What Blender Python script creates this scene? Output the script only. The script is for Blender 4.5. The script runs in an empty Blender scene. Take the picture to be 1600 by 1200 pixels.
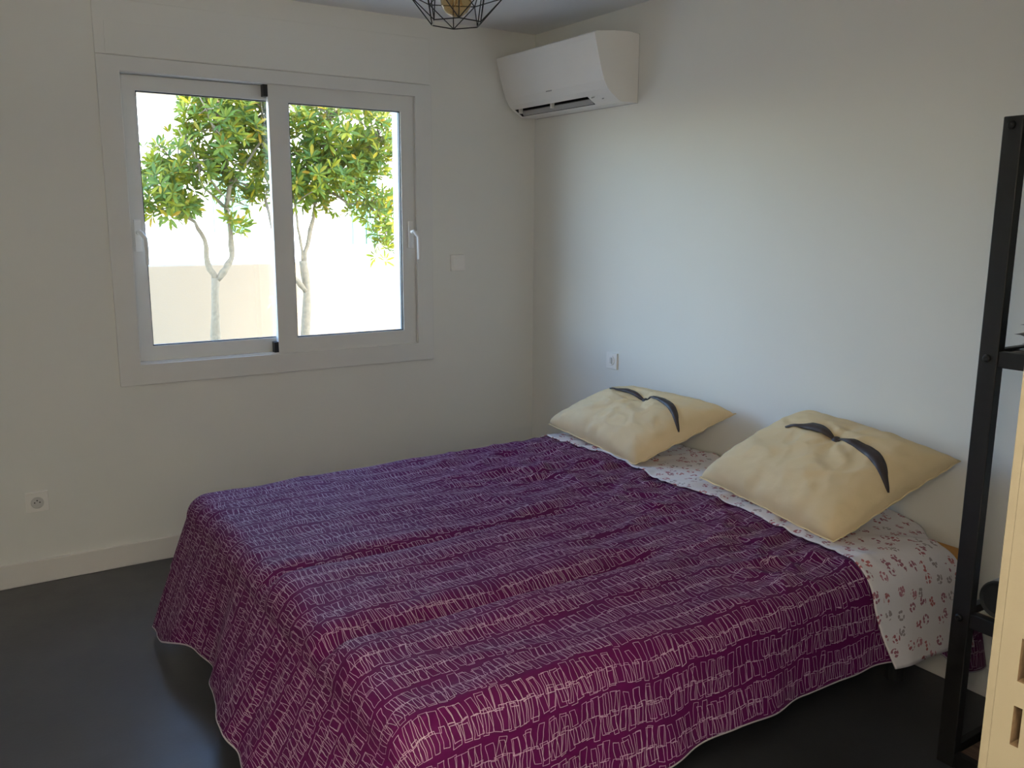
import bpy, bmesh, math, random
from mathutils import Vector, Matrix, noise, Quaternion

random.seed(7)
S = bpy.context.scene
COL = S.collection

# ------------------------------------------------------------------ camera
CAM = Vector((-2.7202, -3.9956, 1.5165)); YAW = 0.57434; PITCH = -0.18627; ROLL = 0.00569; FPX = 1369.4
F = Vector((math.sin(YAW)*math.cos(PITCH), math.cos(YAW)*math.cos(PITCH), math.sin(PITCH)))
R = Vector((math.cos(YAW), -math.sin(YAW), 0)); U = R.cross(F)
R2 = R*math.cos(ROLL) + U*math.sin(ROLL); U2 = -R*math.sin(ROLL) + U*math.cos(ROLL)
cd = bpy.data.cameras.new('camera'); cam = bpy.data.objects.new('camera', cd); COL.objects.link(cam)
cd.sensor_fit = 'HORIZONTAL'; cd.sensor_width = 36; cd.lens = FPX/1600*36; cd.clip_start = 0.02; cd.clip_end = 300
m = Matrix((R2, U2, -F)).transposed().to_4x4(); m.translation = CAM; cam.matrix_world = m
S.camera = cam

# ------------------------------------------------------------------ sky, sun, added fill lights, exposure
W = bpy.data.worlds.new('world'); S.world = W; W.use_nodes = True
wn = W.node_tree; bgn = wn.nodes['Background']
sky = wn.nodes.new('ShaderNodeTexSky'); sky.sky_type = 'NISHITA'; sky.sun_disc = False
sky.sun_elevation = math.radians(33); sky.sun_rotation = math.radians(170); sky.air_density = 1.0; sky.dust_density = 0.6
sky.ozone_density = 1.6
tint = wn.nodes.new('ShaderNodeMix'); tint.data_type = 'RGBA'; tint.blend_type = 'MULTIPLY'; tint.inputs[0].default_value = 1
wn.links.new(sky.outputs[0], tint.inputs[6]); tint.inputs[7].default_value = (0.95, 0.975, 1.06, 1)
wn.links.new(tint.outputs[2], bgn.inputs[0]); bgn.inputs[1].default_value = 2.85
sd = bpy.data.lights.new('sun', 'SUN'); sd.energy = 12; sd.angle = math.radians(0.6); sd.color = (1, 0.93, 0.82)
sun = bpy.data.objects.new('sun', sd); COL.objects.link(sun)
sun.rotation_euler = Vector((-0.20, 0.84, -0.55)).to_track_quat('-Z', 'Y').to_euler()
# daylight portal (samples the sky through the window, gives off nothing itself)
pd = bpy.data.lights.new('window_portal', 'AREA'); pd.shape = 'RECTANGLE'; pd.size = 1.34; pd.size_y = 1.22
pd.cycles.is_portal = True
po = bpy.data.objects.new('window_portal', pd); COL.objects.link(po); po.location = (-1.374, 0.265, 1.494)
po.rotation_euler = (math.radians(-90), 0, 0)
# unseen warm fill light added in the hall behind the camera
hd = bpy.data.lights.new('hall_fill_up', 'AREA'); hd.shape = 'RECTANGLE'; hd.size = 1.2; hd.size_y = 0.5; hd.energy = 80; hd.color = (1, 0.90, 0.74)
ho = bpy.data.objects.new('hall_fill_up', hd); COL.objects.link(ho); ho.location = (-2.75, -4.55, 1.95); ho.rotation_euler = (math.pi, 0, 0)      # fill light turned upwards, washing the ceiling
gd = bpy.data.lights.new('hall_fill_soft', 'POINT'); gd.shadow_soft_size = 0.22; gd.energy = 24; gd.color = (1, 0.88, 0.70)  # unseen soft fill light added to brighten the sheet and air conditioner
go = bpy.data.objects.new('hall_fill_soft', gd); COL.objects.link(go); go.location = (-3.12, -4.15, 1.75)
S.view_settings.view_transform = 'Standard'; S.view_settings.look = 'None'
S.view_settings.gamma = 1; S.view_settings.use_curve_mapping = False
S.view_settings.exposure = 0.0
S.cycles.max_bounces = 12; S.cycles.diffuse_bounces = 6; S.cycles.transparent_max_bounces = 12
S.cycles.sample_clamp_indirect = 6; S.cycles.use_denoising = True; S.cycles.caustics_refractive = False

# ------------------------------------------------------------------ node helpers
class NB:
    def __init__(s, name):
        s.mat = bpy.data.materials.new(name); s.mat.use_nodes = True
        s.t = s.mat.node_tree; s.n = s.t.nodes; s.l = s.t.links
        s.b = s.n['Principled BSDF']; s.out = s.n['Material Output']
    def new(s, t, **k):
        n = s.n.new(t)
        for a, v in k.items(): setattr(n, a, v)
        return n
    def put(s, sock, v):
        if hasattr(v, 'links') or isinstance(v, bpy.types.NodeSocket): s.l.new(v, sock)
        else: sock.default_value = v
    def m(s, op, a, b=None, c=None):
        n = s.new('ShaderNodeMath', operation=op); s.put(n.inputs[0], a)
        if b is not None: s.put(n.inputs[1], b)
        if c is not None: s.put(n.inputs[2], c)
        return n.outputs[0]
    def mix(s, f, a, b):
        n = s.new('ShaderNodeMix', data_type='RGBA'); s.put(n.inputs[0], f); s.put(n.inputs[6], a); s.put(n.inputs[7], b)
        return n.outputs[2]
    def ramp(s, f, stops):
        n = s.new('ShaderNodeValToRGB'); s.l.new(f, n.inputs[0]); e = n.color_ramp.elements
        while len(e) < len(stops): e.new(0.5)
        for k, (p, c) in enumerate(stops): e[k].position = p; e[k].color = c
        return n.outputs[0]
    def coord(s, which='Object'):
        return s.new('ShaderNodeTexCoord').outputs[which]
    def noise(s, vec, scale, detail=4, rough=0.55, out=0):
        n = s.new('ShaderNodeTexNoise'); s.l.new(vec, n.inputs['Vector']); n.inputs['Scale'].default_value = scale
        n.inputs['Detail'].default_value = detail; n.inputs['Roughness'].default_value = rough
        return n.outputs[out]
    def bump(s, h, strength, dist=0.01):
        n = s.new('ShaderNodeBump'); s.l.new(h, n.inputs['Height']); n.inputs['Strength'].default_value = strength
        n.inputs['Distance'].default_value = dist; s.l.new(n.outputs[0], s.b.inputs['Normal'])
    def set(s, **k):
        for a, v in k.items():
            s.put(s.b.inputs[a.replace('_', ' ')], v)
        return s.mat

def col4(c): return (c[0], c[1], c[2], 1)

def simple(name, c, rough=0.5, metallic=0.0, spec=0.5, var=0.06, scale=8, bump=0.0, bscale=200):
    nb = NB(name); co = nb.coord()
    n = nb.noise(co, scale, 4)
    lo = col4([x*(1-var) for x in c]); hi = col4([min(1, x*(1+var)) for x in c])
    nb.put(nb.b.inputs['Base Color'], nb.mix(n, lo, hi))
    nb.b.inputs['Roughness'].default_value = rough; nb.b.inputs['Metallic'].default_value = metallic
    nb.b.inputs['Specular IOR Level'].default_value = spec
    if bump: nb.bump(nb.noise(co, bscale, 3), bump, 0.002)
    return nb.mat

M = {}
M['wall'] = simple('wall_paint', (0.815, 0.81, 0.765), 0.75, spec=0.25, var=0.02, scale=1.5, bump=0.12, bscale=140)
M['ceiling'] = simple('ceiling_paint', (0.84, 0.83, 0.82), 0.85, spec=0.2, var=0.02, scale=2)
M['baseboard'] = simple('baseboard_paint', (0.78, 0.75, 0.71), 0.4, var=0.02)
M['pvc'] = simple('white_window_plastic', (0.78, 0.775, 0.745), 0.32, var=0.02)
M['plastic'] = simple('white_plastic', (0.88, 0.86, 0.82), 0.35, var=0.02)
M['plastic_grey'] = simple('light_grey_plastic', (0.42, 0.41, 0.40), 0.4, var=0.03)
M['socket_grey'] = simple('socket_plastic', (0.62, 0.61, 0.59), 0.4, var=0.03)
M['gasket'] = simple('black_rubber', (0.012, 0.013, 0.015), 0.5)
M['dark'] = simple('dark_void', (0.012, 0.010, 0.010), 0.7)
M['rack'] = simple('black_painted_steel', (0.010, 0.009, 0.008), 0.5, var=0.3, scale=30, bump=0.1)
M['wire'] = simple('black_wire', (0.012, 0.012, 0.012), 0.35)
M['jamb'] = simple('cream_paint', (0.30, 0.255, 0.175), 0.45, var=0.05, scale=14, bump=0.25, bscale=60)
M['mortise'] = simple('bare_wood_mortise', (0.16, 0.10, 0.05), 0.8, var=0.5, scale=120)
M['bed_base'] = simple('dark_bed_fabric', (0.012, 0.012, 0.014), 0.9)
M['mattress'] = simple('mattress_ticking', (0.6, 0.6, 0.62), 0.9)
M['piping'] = simple('duvet_hem', (0.46, 0.40, 0.42), 0.8)
M['orange'] = simple('orange_varnished_wood', (0.50, 0.22, 0.03), 0.45, var=0.2, scale=12)
M['reflection'] = simple('pale_shelf_reflection', (0.55, 0.52, 0.38), 0.7)  # tone of light reflected on the lower shelf, put in as colour
M['grey_cloth'] = simple('grey_jersey', (0.16, 0.155, 0.15), 0.95, var=0.2, scale=60, bump=0.5, bscale=500)
M['pale_cloth'] = simple('pale_grey_jersey', (0.27, 0.28, 0.27), 0.95, var=0.15, scale=60, bump=0.5, bscale=500)
M['drum'] = simple('grey_drum', (0.35, 0.34, 0.33), 0.7)
M['black'] = simple('matt_black', (0.010, 0.012, 0.014), 0.6)
M['brass'] = simple('brass_filament', (0.5, 0.3, 0.1), 0.4, metallic=0.8)

def floor_mat():
    nb = NB('dark_vinyl_floor'); co = nb.coord()
    a = nb.noise(co, 1.6, 8, 0.62); b = nb.noise(co, 9, 8, 0.7)
    f = nb.m('ADD', nb.m('MULTIPLY', a, 0.6), nb.m('MULTIPLY', b, 0.4))
    c = nb.ramp(f, [(0.34, (0.038, 0.038, 0.041, 1)), (0.52, (0.055, 0.055, 0.060, 1)), (0.70, (0.078, 0.078, 0.084, 1))])
    nb.put(nb.b.inputs['Base Color'], c)
    nb.put(nb.b.inputs['Roughness'], nb.ramp(b, [(0.3, (0.30, 0.30, 0.30, 1)), (0.7, (0.46, 0.46, 0.46, 1))]))
    nb.b.inputs['Specular IOR Level'].default_value = 0.5
    nb.bump(nb.noise(co, 90, 5), 0.15, 0.002)
    return nb.mat
M['floor'] = floor_mat()

def wood_mat():
    nb = NB('brown_shelf_wood'); co = nb.coord()
    mp = nb.new('ShaderNodeMapping'); nb.l.new(co, mp.inputs[0]); mp.inputs['Scale'].default_value = (30, 2.5, 30)
    n = nb.noise(mp.outputs[0], 2, 6, 0.6)
    nb.put(nb.b.inputs['Base Color'], nb.ramp(n, [(0.3, (0.05, 0.028, 0.018, 1)), (0.7, (0.17, 0.105, 0.07, 1))]))
    nb.b.inputs['Roughness'].default_value = 0.55
    return nb.mat
M['wood'] = wood_mat()

def glass_mat():
    nb = NB('window_glass'); nb.n.remove(nb.b)
    tr = nb.new('ShaderNodeBsdfTransparent'); gl = nb.new('ShaderNodeBsdfGlossy'); gl.inputs['Roughness'].default_value = 0.02
    tr.inputs[0].default_value = (0.95, 0.97, 0.96, 1)
    lw = nb.new('ShaderNodeLayerWeight'); lw.inputs[0].default_value = 0.5
    fr = nb.m('MULTIPLY_ADD', nb.m('POWER', lw.outputs['Facing'], 5.0), 0.9, 0.04)     # Schlick, same from both sides
    mx = nb.new('ShaderNodeMixShader'); nb.l.new(fr, mx.inputs[0]); nb.l.new(tr.outputs[0], mx.inputs[1]); nb.l.new(gl.outputs[0], mx.inputs[2])
    nb.l.new(mx.outputs[0], nb.out.inputs[0])
    return nb.mat
M['glass'] = glass_mat()

def bulb_mat():
    nb = NB('amber_bulb_glass'); nb.n.remove(nb.b)
    tr = nb.new('ShaderNodeBsdfTransparent'); tr.inputs[0].default_value = (0.92, 0.80, 0.55, 1)
    gl = nb.new('ShaderNodeBsdfGlossy'); gl.inputs['Roughness'].default_value = 0.05
    df = nb.new('ShaderNodeBsdfDiffuse'); df.inputs[0].default_value = (0.50, 0.33, 0.14, 1)
    lw = nb.new('ShaderNodeLayerWeight'); lw.inputs[0].default_value = 0.5
    fr = nb.m('MULTIPLY_ADD', nb.m('POWER', lw.outputs['Facing'], 5.0), 0.9, 0.05)
    m1 = nb.new('ShaderNodeMixShader'); m1.inputs[0].default_value = 0.22; nb.l.new(tr.outputs[0], m1.inputs[1]); nb.l.new(df.outputs[0], m1.inputs[2])
    m2 = nb.new('ShaderNodeMixShader'); nb.l.new(fr, m2.inputs[0]); nb.l.new(m1.outputs[0], m2.inputs[1]); nb.l.new(gl.outputs[0], m2.inputs[2])
    nb.l.new(m2.outputs[0], nb.out.inputs[0])
    return nb.mat
M['bulb'] = bulb_mat()

def duvet_mat():
    """wine-purple cotton printed with rows of hand-drawn upright rectangles"""
    nb = NB('purple_print_cotton'); uv = nb.coord('UV')
    sx = nb.new('ShaderNodeSeparateXYZ'); nb.l.new(uv, sx.inputs[0]); s0, t0 = sx.outputs[0], sx.outputs[1]
    w1 = nb.new('ShaderNodeTexNoise'); nb.l.new(uv, w1.inputs['Vector']); w1.inputs['Scale'].default_value = 4.5; w1.inputs['Detail'].default_value = 2
    w2 = nb.new('ShaderNodeTexNoise'); nb.l.new(uv, w2.inputs['Vector']); w2.inputs['Scale'].default_value = 26; w2.inputs['Detail'].default_value = 1
    sw = nb.new('ShaderNodeSeparateXYZ'); nb.l.new(w2.outputs['Color'], sw.inputs[0])
    t = nb.m('ADD', t0, nb.m('MULTIPLY', nb.m('SUBTRACT', w1.outputs[0], 0.5), 0.055))
    t = nb.m('ADD', t, nb.m('MULTIPLY', nb.m('SUBTRACT', sw.outputs[0], 0.5), 0.012))
    s = nb.m('ADD', s0, nb.m('MULTIPLY', nb.m('SUBTRACT', sw.outputs[1], 0.5), 0.010))
    PER, CW, LW = 0.100, 0.0245, 0.00095
    band = nb.m('FLOOR', nb.m('DIVIDE', t, PER))
    loc = nb.m('SUBTRACT', t, nb.m('MULTIPLY', band, PER))
    total = None
    for k, (c, off) in enumerate([(0.0275, 0.0), (0.0305, 0.5), (0.0695, 0.21), (0.0675, 0.71)]):
        y = nb.m('SUBTRACT', loc, c)
        xi = nb.m('ADD', nb.m('DIVIDE', s, CW*(1 + 0.13*k)), nb.m('MULTIPLY_ADD', band, 0.37, off))
        ci = nb.m('FLOOR', xi); fx = nb.m('MULTIPLY', nb.m('SUBTRACT', nb.m('SUBTRACT', xi, ci), 0.5), CW*(1 + 0.13*k))
        cv = nb.new('ShaderNodeCombineXYZ'); nb.put(cv.inputs[0], ci); nb.put(cv.inputs[1], band); cv.inputs[2].default_value = k*7.3 + 1
        wn_ = nb.new('ShaderNodeTexWhiteNoise', noise_dimensions='3D'); nb.l.new(cv.outputs[0], wn_.inputs['Vector'])
        sr = nb.new('ShaderNodeSeparateXYZ'); nb.l.new(wn_.outputs['Color'], sr.inputs[0])
        r1, r2, r3 = sr.outputs
        hx = nb.m('MULTIPLY_ADD', r1, CW*0.17, CW*0.25)
        hy = nb.m('MULTIPLY_ADD', r2, 0.007, 0.0180)
        yc = nb.m('SUBTRACT', y, nb.m('MULTIPLY', nb.m('SUBTRACT', r3, 0.5), 0.009))
        fx = nb.m('ADD', fx, nb.m('MULTIPLY', yc, nb.m('MULTIPLY', nb.m('SUBTRACT', r2, 0.5), 0.46)))
        dx = nb.m('SUBTRACT', nb.m('ABSOLUTE', fx), hx); dy = nb.m('SUBTRACT', nb.m('ABSOLUTE', yc), hy)
        d = nb.m('ABSOLUTE', nb.m('MAXIMUM', dx, dy))
        line = nb.m('LESS_THAN', d, LW*0.5 + 0.0001)
        if k % 2: line = nb.m('MULTIPLY', line, nb.m('GREATER_THAN', r1, 0.25))
        total = line if total is None else nb.m('MAXIMUM', total, line)
    base = nb.mix(nb.noise(uv, 3, 3), (0.084, 0.0034, 0.056, 1), (0.110, 0.0048, 0.072, 1))
    nb.put(nb.b.inputs['Base Color'], nb.mix(nb.m('MULTIPLY', total, 0.92), base, (0.60, 0.45, 0.54, 1)))
    nb.b.inputs['Roughness'].default_value = 0.62; nb.b.inputs['Specular IOR Level'].default_value = 0.14

    nb.bump(nb.noise(uv, 55, 4), 0.35, 0.004)
    return nb.mat
M['duvet'] = duvet_mat()

def floral_mat():
    """white cotton sprinkled with small burgundy, rose and grey-green sprigs"""
    nb = NB('white_floral_cotton'); uv = nb.coord('UV')
    def vor(vec, scale, rnd=1.0):
        v = nb.new('ShaderNodeTexVoronoi', voronoi_dimensions='2D'); nb.l.new(vec, v.inputs['Vector']); v.inputs['Scale'].default_value = scale
        v.inputs['Randomness'].default_value = rnd; return v
    wv = nb.new('ShaderNodeVectorMath', operation='MULTIPLY_ADD'); nb.l.new(nb.noise(uv, 60, 2, out=1), wv.inputs[0])
    wv.inputs[1].default_value = (0.006, 0.006, 0); nb.l.new(uv, wv.inputs[2])
    big = vor(uv, 19, 0.7); small = vor(wv.outputs[0], 92, 0.8)
    inside = nb.m('LESS_THAN', big.outputs['Distance'], 0.29)
    blob = nb.m('LESS_THAN', small.outputs['Distance'], 0.45)
    sr = nb.new('ShaderNodeSeparateColor'); nb.l.new(big.outputs['Color'], sr.inputs[0])
    c = nb.ramp(sr.outputs[0], [(0.0, (0.34, 0.025, 0.045, 1)), (0.26, (0.44, 0.13, 0.17, 1)), (0.46, (0.30, 0.045, 0.09, 1)), (0.72, (0.30, 0.24, 0.23, 1)), (0.86, (0.45, 0.06, 0.06, 1))])
    c.node.color_ramp.interpolation = 'CONSTANT'
    ss = nb.new('ShaderNodeSeparateColor'); nb.l.new(small.outputs['Color'], ss.inputs[0])
    keep = nb.m('GREATER_THAN', ss.outputs[1], 0.22)
    mask = nb.m('MULTIPLY', nb.m('MULTIPLY', inside, blob), keep)
    nb.put(nb.b.inputs['Base Color'], nb.mix(nb.m('MULTIPLY', mask, 0.85), (0.80, 0.745, 0.74, 1), c))
    nb.b.inputs['Roughness'].default_value = 0.85; nb.b.inputs['Specular IOR Level'].default_value = 0.2
    nb.bump(nb.noise(uv, 14, 4), 0.4, 0.006)
    return nb.mat
M['floral'] = floral_mat()

def pillow_mat():
    nb = NB('beige_pillow_cotton'); co = nb.coord()
    n = nb.noise(co, 3, 3)
    nb.put(nb.b.inputs['Base Color'], nb.mix(n, (0.75, 0.58, 0.34, 1), (0.83, 0.67, 0.41, 1)))
    nb.b.inputs['Roughness'].default_value = 0.8; nb.b.inputs['Specular IOR Level'].default_value = 0.2
    nb.bump(nb.noise(co, 11, 5, 0.5), 0.45, 0.012)
    return nb.mat
M['pillow'] = pillow_mat()
M['ribbon'] = simple('dark_brown_ribbon', (0.055, 0.038, 0.034), 0.5, var=0.3, scale=20)

def leaf_mat(name, c1, c2, c3):
    nb = NB(name); co = nb.coord('Generated'); oi = nb.new('ShaderNodeObjectInfo')
    gi = nb.new('ShaderNodeNewGeometry')
    r = nb.m('FRACT', nb.m('ADD', gi.outputs['Random Per Island'], oi.outputs['Random']))
    c = nb.ramp(r, [(0.0, col4(c1)), (0.6, col4(c2)), (0.93, col4(c3)), (1.0, (0.42, 0.22, 0.015, 1))])
    tl = nb.new('ShaderNodeBsdfTranslucent'); nb.l.new(nb.mix(0.5, c, (0.40, 0.38, 0.02, 1)), tl.inputs[0])
    mx = nb.new('ShaderNodeMixShader'); mx.inputs[0].default_value = 0.35
    nb.put(nb.b.inputs['Base Color'], c); nb.b.inputs['Roughness'].default_value = 0.5; nb.b.inputs['Specular IOR Level'].default_value = 0.25
    nb.l.new(nb.b.outputs[0], mx.inputs[1]); nb.l.new(tl.outputs[0], mx.inputs[2]); nb.l.new(mx.outputs[0], nb.out.inputs[0])
    return nb.mat
M['leaf'] = leaf_mat('tree_leaf', (0.055, 0.125, 0.030), (0.140, 0.190, 0.018), (0.33, 0.29, 0.018))
M['bark'] = simple('pale_bark', (0.27, 0.20, 0.12), 0.9, var=0.5, scale=40, bump=0.8, bscale=90)
M['render_wall'] = simple('beige_rendered_wall', (0.27, 0.20, 0.125), 0.95, var=0.05, scale=3, bump=0.4, bscale=80)
M['house'] = simple('white_render', (0.62, 0.61, 0.58), 0.9, var=0.02)
M['ground'] = simple('pale_gravel', (0.34, 0.31, 0.25), 0.95, var=0.3, scale=40, bump=0.6, bscale=120)
M['shutter'] = simple('green_shutter_paint', (0.10, 0.25, 0.17), 0.6)
M['roof'] = simple('roof_render', (0.4, 0.35, 0.3), 0.9)

# ------------------------------------------------------------------ mesh helpers
def obj(name, bm, mat, parent=None, smooth=False, bevel=0, seg=2, kind=None):
    me = bpy.data.meshes.new(name); bmesh.ops.recalc_face_normals(bm, faces=bm.faces[:]); bm.to_mesh(me); bm.free()
    for mm in (mat if isinstance(mat, (list, tuple)) else [mat]): me.materials.append(mm)
    if smooth:
        me.polygons.foreach_set('use_smooth', [True]*len(me.polygons))
    o = bpy.data.objects.new(name, me); COL.objects.link(o)
    if bevel:
        b = o.modifiers.new('bevel', 'BEVEL'); b.width = bevel; b.segments = seg; b.limit_method = 'ANGLE'; b.angle_limit = math.radians(40)
    if parent: o.parent = parent
    if kind: o['kind'] = kind
    return o
def box(bm, x0, x1, y0, y1, z0, z1, mi=0):
    v = [bm.verts.new((x, y, z)) for x in (x0, x1) for y in (y0, y1) for z in (z0, z1)]
    for q in ((0, 1, 3, 2), (4, 6, 7, 5), (0, 4, 5, 1), (2, 3, 7, 6), (0, 2, 6, 4), (1, 5, 7, 3)):
        f = bm.faces.new([v[i] for i in q]); f.material_index = mi
def tube(bm, pts, rad, n=8, cap=True, mi=0):
    pts = [Vector(p) for p in pts]; rad = rad if isinstance(rad, (list, tuple)) else [rad]*len(pts)
    rings = []; prev = None
    for i, p in enumerate(pts):
        d = (pts[min(i+1, len(pts)-1)] - pts[max(i-1, 0)]).normalized()
        if prev is None:
            a = d.orthogonal().normalized()
        else:
            a = (prev - d*prev.dot(d)).normalized()
        prev = a; b = d.cross(a)
        rings.append([bm.verts.new(p + (a*math.cos(t*2*math.pi/n) + b*math.sin(t*2*math.pi/n))*rad[i]) for t in range(n)])
    for i in range(len(rings)-1):
        for t in range(n):
            f = bm.faces.new((rings[i][t], rings[i][(t+1) % n], rings[i+1][(t+1) % n], rings[i+1][t])); f.material_index = mi
    if cap:
        bm.faces.new(rings[0][::-1]); bm.faces.new(rings[-1])
def lathe(bm, prof, n=24, centre=(0, 0, 0)):
    c = Vector(centre); rings = []
    for r, z in prof:
        rings.append([bm.verts.new(c + Vector((r*math.cos(t*2*math.pi/n), r*math.sin(t*2*math.pi/n), z))) for t in range(n)])
    for i in range(len(rings)-1):
        for t in range(n):
            bm.faces.new((rings[i][t], rings[i][(t+1) % n], rings[i+1][(t+1) % n], rings[i+1][t]))
    if prof[0][0] > 1e-5: bm.faces.new(rings[0][::-1])
    if prof[-1][0] > 1e-5: bm.faces.new(rings[-1])
def empty(name, loc, label=None, cat=None, group=None, kind=None):
    o = bpy.data.objects.new(name, None); COL.objects.link(o); o.location = loc; o.empty_display_size = 0.1
    if label: o['label'] = label
    if cat: o['category'] = cat
    if group: o['group'] = group
    if kind: o['kind'] = kind
    return o
def tag(o, label, cat, group=None):
    o['label'] = label; o['category'] = cat
    if group: o['group'] = group
    return o
def adopt(root):
    """children were modelled in world space; keep them there under the root"""
    for ch in root.children:
        ch.matrix_parent_inverse = Matrix.Translation(-root.location)
def B(): return bmesh.new()

# ------------------------------------------------------------------ room shell
XL, YB, YH, H, TH = -3.45, -3.60, -5.6, 2.46, 0.26
b = B(); box(b, XL-0.3, 0.3, YH-0.2, TH, -0.25, 0); obj('floor', b, M['floor'], kind='structure')
b = B(); box(b, XL-0.3, 0.3, YH-0.2, TH, H, H+0.15); obj('ceiling', b, M['ceiling'], kind='structure')
b = B(); box(b, XL-0.4, 0.32, YH-0.3, TH+0.02, H+0.151, H+0.72); obj('added_roof_block', b, M['roof'], kind='structure')  # unseen roof block added to raise the house shadow on the garden wall
b = B(); box(b, 0, 0.3, YH-0.2, TH, -0.001, H+0.001); obj('wall_right', b, M['wall'], kind='structure')
b = B(); box(b, XL-0.3, XL, YH-0.2, TH, -0.001, H+0.001); obj('wall_left', b, M['wall'], kind='structure')
OX0, OX1, OZ0, OZ1 = -2.045, -0.709, 0.888, 2.101
b = B(); box(b, XL, OX0, 0, TH, 0, H); box(b, OX1, 0, 0, TH, 0, H); box(b, OX0, OX1, 0, TH, 0, OZ0); box(b, OX0, OX1, 0, TH, OZ1, H)
obj('wall_front', b, M['wall'], kind='structure')
DX0, DX1 = XL+0.041, -1.91
b = B(); box(b, DX1+0.04, 0, YB-0.12, YB, 0, H); box(b, XL, DX1+0.04, YB-0.12, YB, 2.10, H)
obj('wall_back', b, M['wall'], kind='structure')
b = B(); box(b, XL, 0, YH-0.2, YH, 0, H); obj('wall_hall', b, M['wall'], kind='structure')
# skirting
def skirt(name, x0, x1, y0, y1):
    b = B(); box(b, x0, x1, y0, y1, 0, 0.100); obj(name, b, M['baseboard'], bevel=0.003, kind='structure')
skirt('baseboard_front', XL+0.013, -0.013, -0.012, 0.0)
skirt('baseboard_right', -0.012, 0, YB+0.012, 0.0)
skirt('baseboard_left', XL, XL+0.012, YB+0.012, 0.0)

# ------------------------------------------------------------------ door frame at the right edge of the view
door = empty('door_1', (DX1, YB, 0), kind='structure')
b = B()
# jamb leaf with two real mortise recesses cut in its face (grid face with holes)
def face_grid(b, x, ys, zs, holes, depth):
    for i in range(len(ys)-1):
        for j in range(len(zs)-1):
            y0, y1, z0, z1 = ys[i], ys[i+1], zs[j], zs[j+1]
            if (i, j) in holes:
                d = x+depth
                A = [(x, y0, z0), (x, y1, z0), (x, y1, z1), (x, y0, z1)]; C_ = [(d, q[1], q[2]) for q in A]
                va = [b.verts.new(q) for q in A]; vc = [b.verts.new(q) for q in C_]
                for k in range(4):
                    f = b.faces.new((va[k], va[(k+1) % 4], vc[(k+1) % 4], vc[k])); f.material_index = 1
                f = b.faces.new(vc); f.material_index = 1
            else:
                b.faces.new([b.verts.new(q) for q in ((x, y0, z0), (x, y1, z0), (x, y1, z1), (x, y0, z1))])
ys = [YB-0.13, YB-0.045, YB-0.0265, YB-0.0185, YB-0.0125, YB]
zs = [0, 1.028, 1.068, 1.093, 1.136, 2.06]
holes = {(2, 1), (1, 3), (2, 3)}
face_grid(b, DX1, ys, zs, holes, 0.018)
box(b, DX1+0.019, DX1+0.04, YB-0.13, YB, 0, 2.10)
obj('jamb', b, [M['jamb'], M['mortise']], door)
b = B(); box(b, DX1, DX1+0.019, YB-0.0001, YB+0.0, 0, 2.06); box(b, DX1, DX1+0.06, YB+0.0002, YB+0.008, 0, 2.12)
obj('jamb_edge', b, M['jamb'], door)
b = B(); box(b, DX0-0.04, DX0, YB-0.13, YB, 0, 2.10); obj('jamb', b, M['jamb'], door)
b = B(); box(b, DX0, DX1, YB-0.13, YB, 2.06, 2.10); obj('lintel', b, M['jamb'], door)
adopt(door)

# ------------------------------------------------------------------ window
win = empty('window_1', (-1.377, 0, 0.8), kind='structure')
b = B()
def ring(b, x0, x1, z0, z1, ix0, ix1, iz0, iz1, y0, y1):
    """a mitred rectangular frame"""
    o = [(x0, z0), (x1, z0), (x1, z1), (x0, z1)]; i = [(ix0, iz0), (ix1, iz0), (ix1, iz1), (ix0, iz1)]
    vs = [[b.verts.new((p[0], y, p[1])) for p in r] for r in (o, i) for y in (y0, y1)]
    o0, o1, i0, i1 = vs
    for k in range(4):
        n = (k+1) % 4
        b.faces.new((o0[k], o0[n], i0[n], i0[k])); b.faces.new((o1[k], i1[k], i1[n], o1[n]))
        b.faces.new((o0[k], o1[k], o1[n], o0[n])); b.faces.new((i0[k], i0[n], i1[n], i1[k]))
ring(b, -2.128, -0.624, 0.802, 2.155, OX0+0.004, OX1-0.004, OZ0+0.004, OZ1-0.004, -0.014, 0.0)
obj('architrave', b, M['pvc'], win, bevel=0.002)
b = B(); ring(b, OX0+0.0005, OX1-0.0005, OZ0+0.0005, OZ1-0.0005, OX0+0.006, OX1-0.006, OZ0+0.006, OZ1-0.006, 0.0, 0.085)
ring(b, OX0+0.006, OX1-0.006, OZ0+0.006, OZ1-0.006, OX0+0.03, OX1-0.012, OZ0+0.02, OZ1-0.02, 0.07, 0.085)
obj('track_frame', b, M['pvc'], win)
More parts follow.
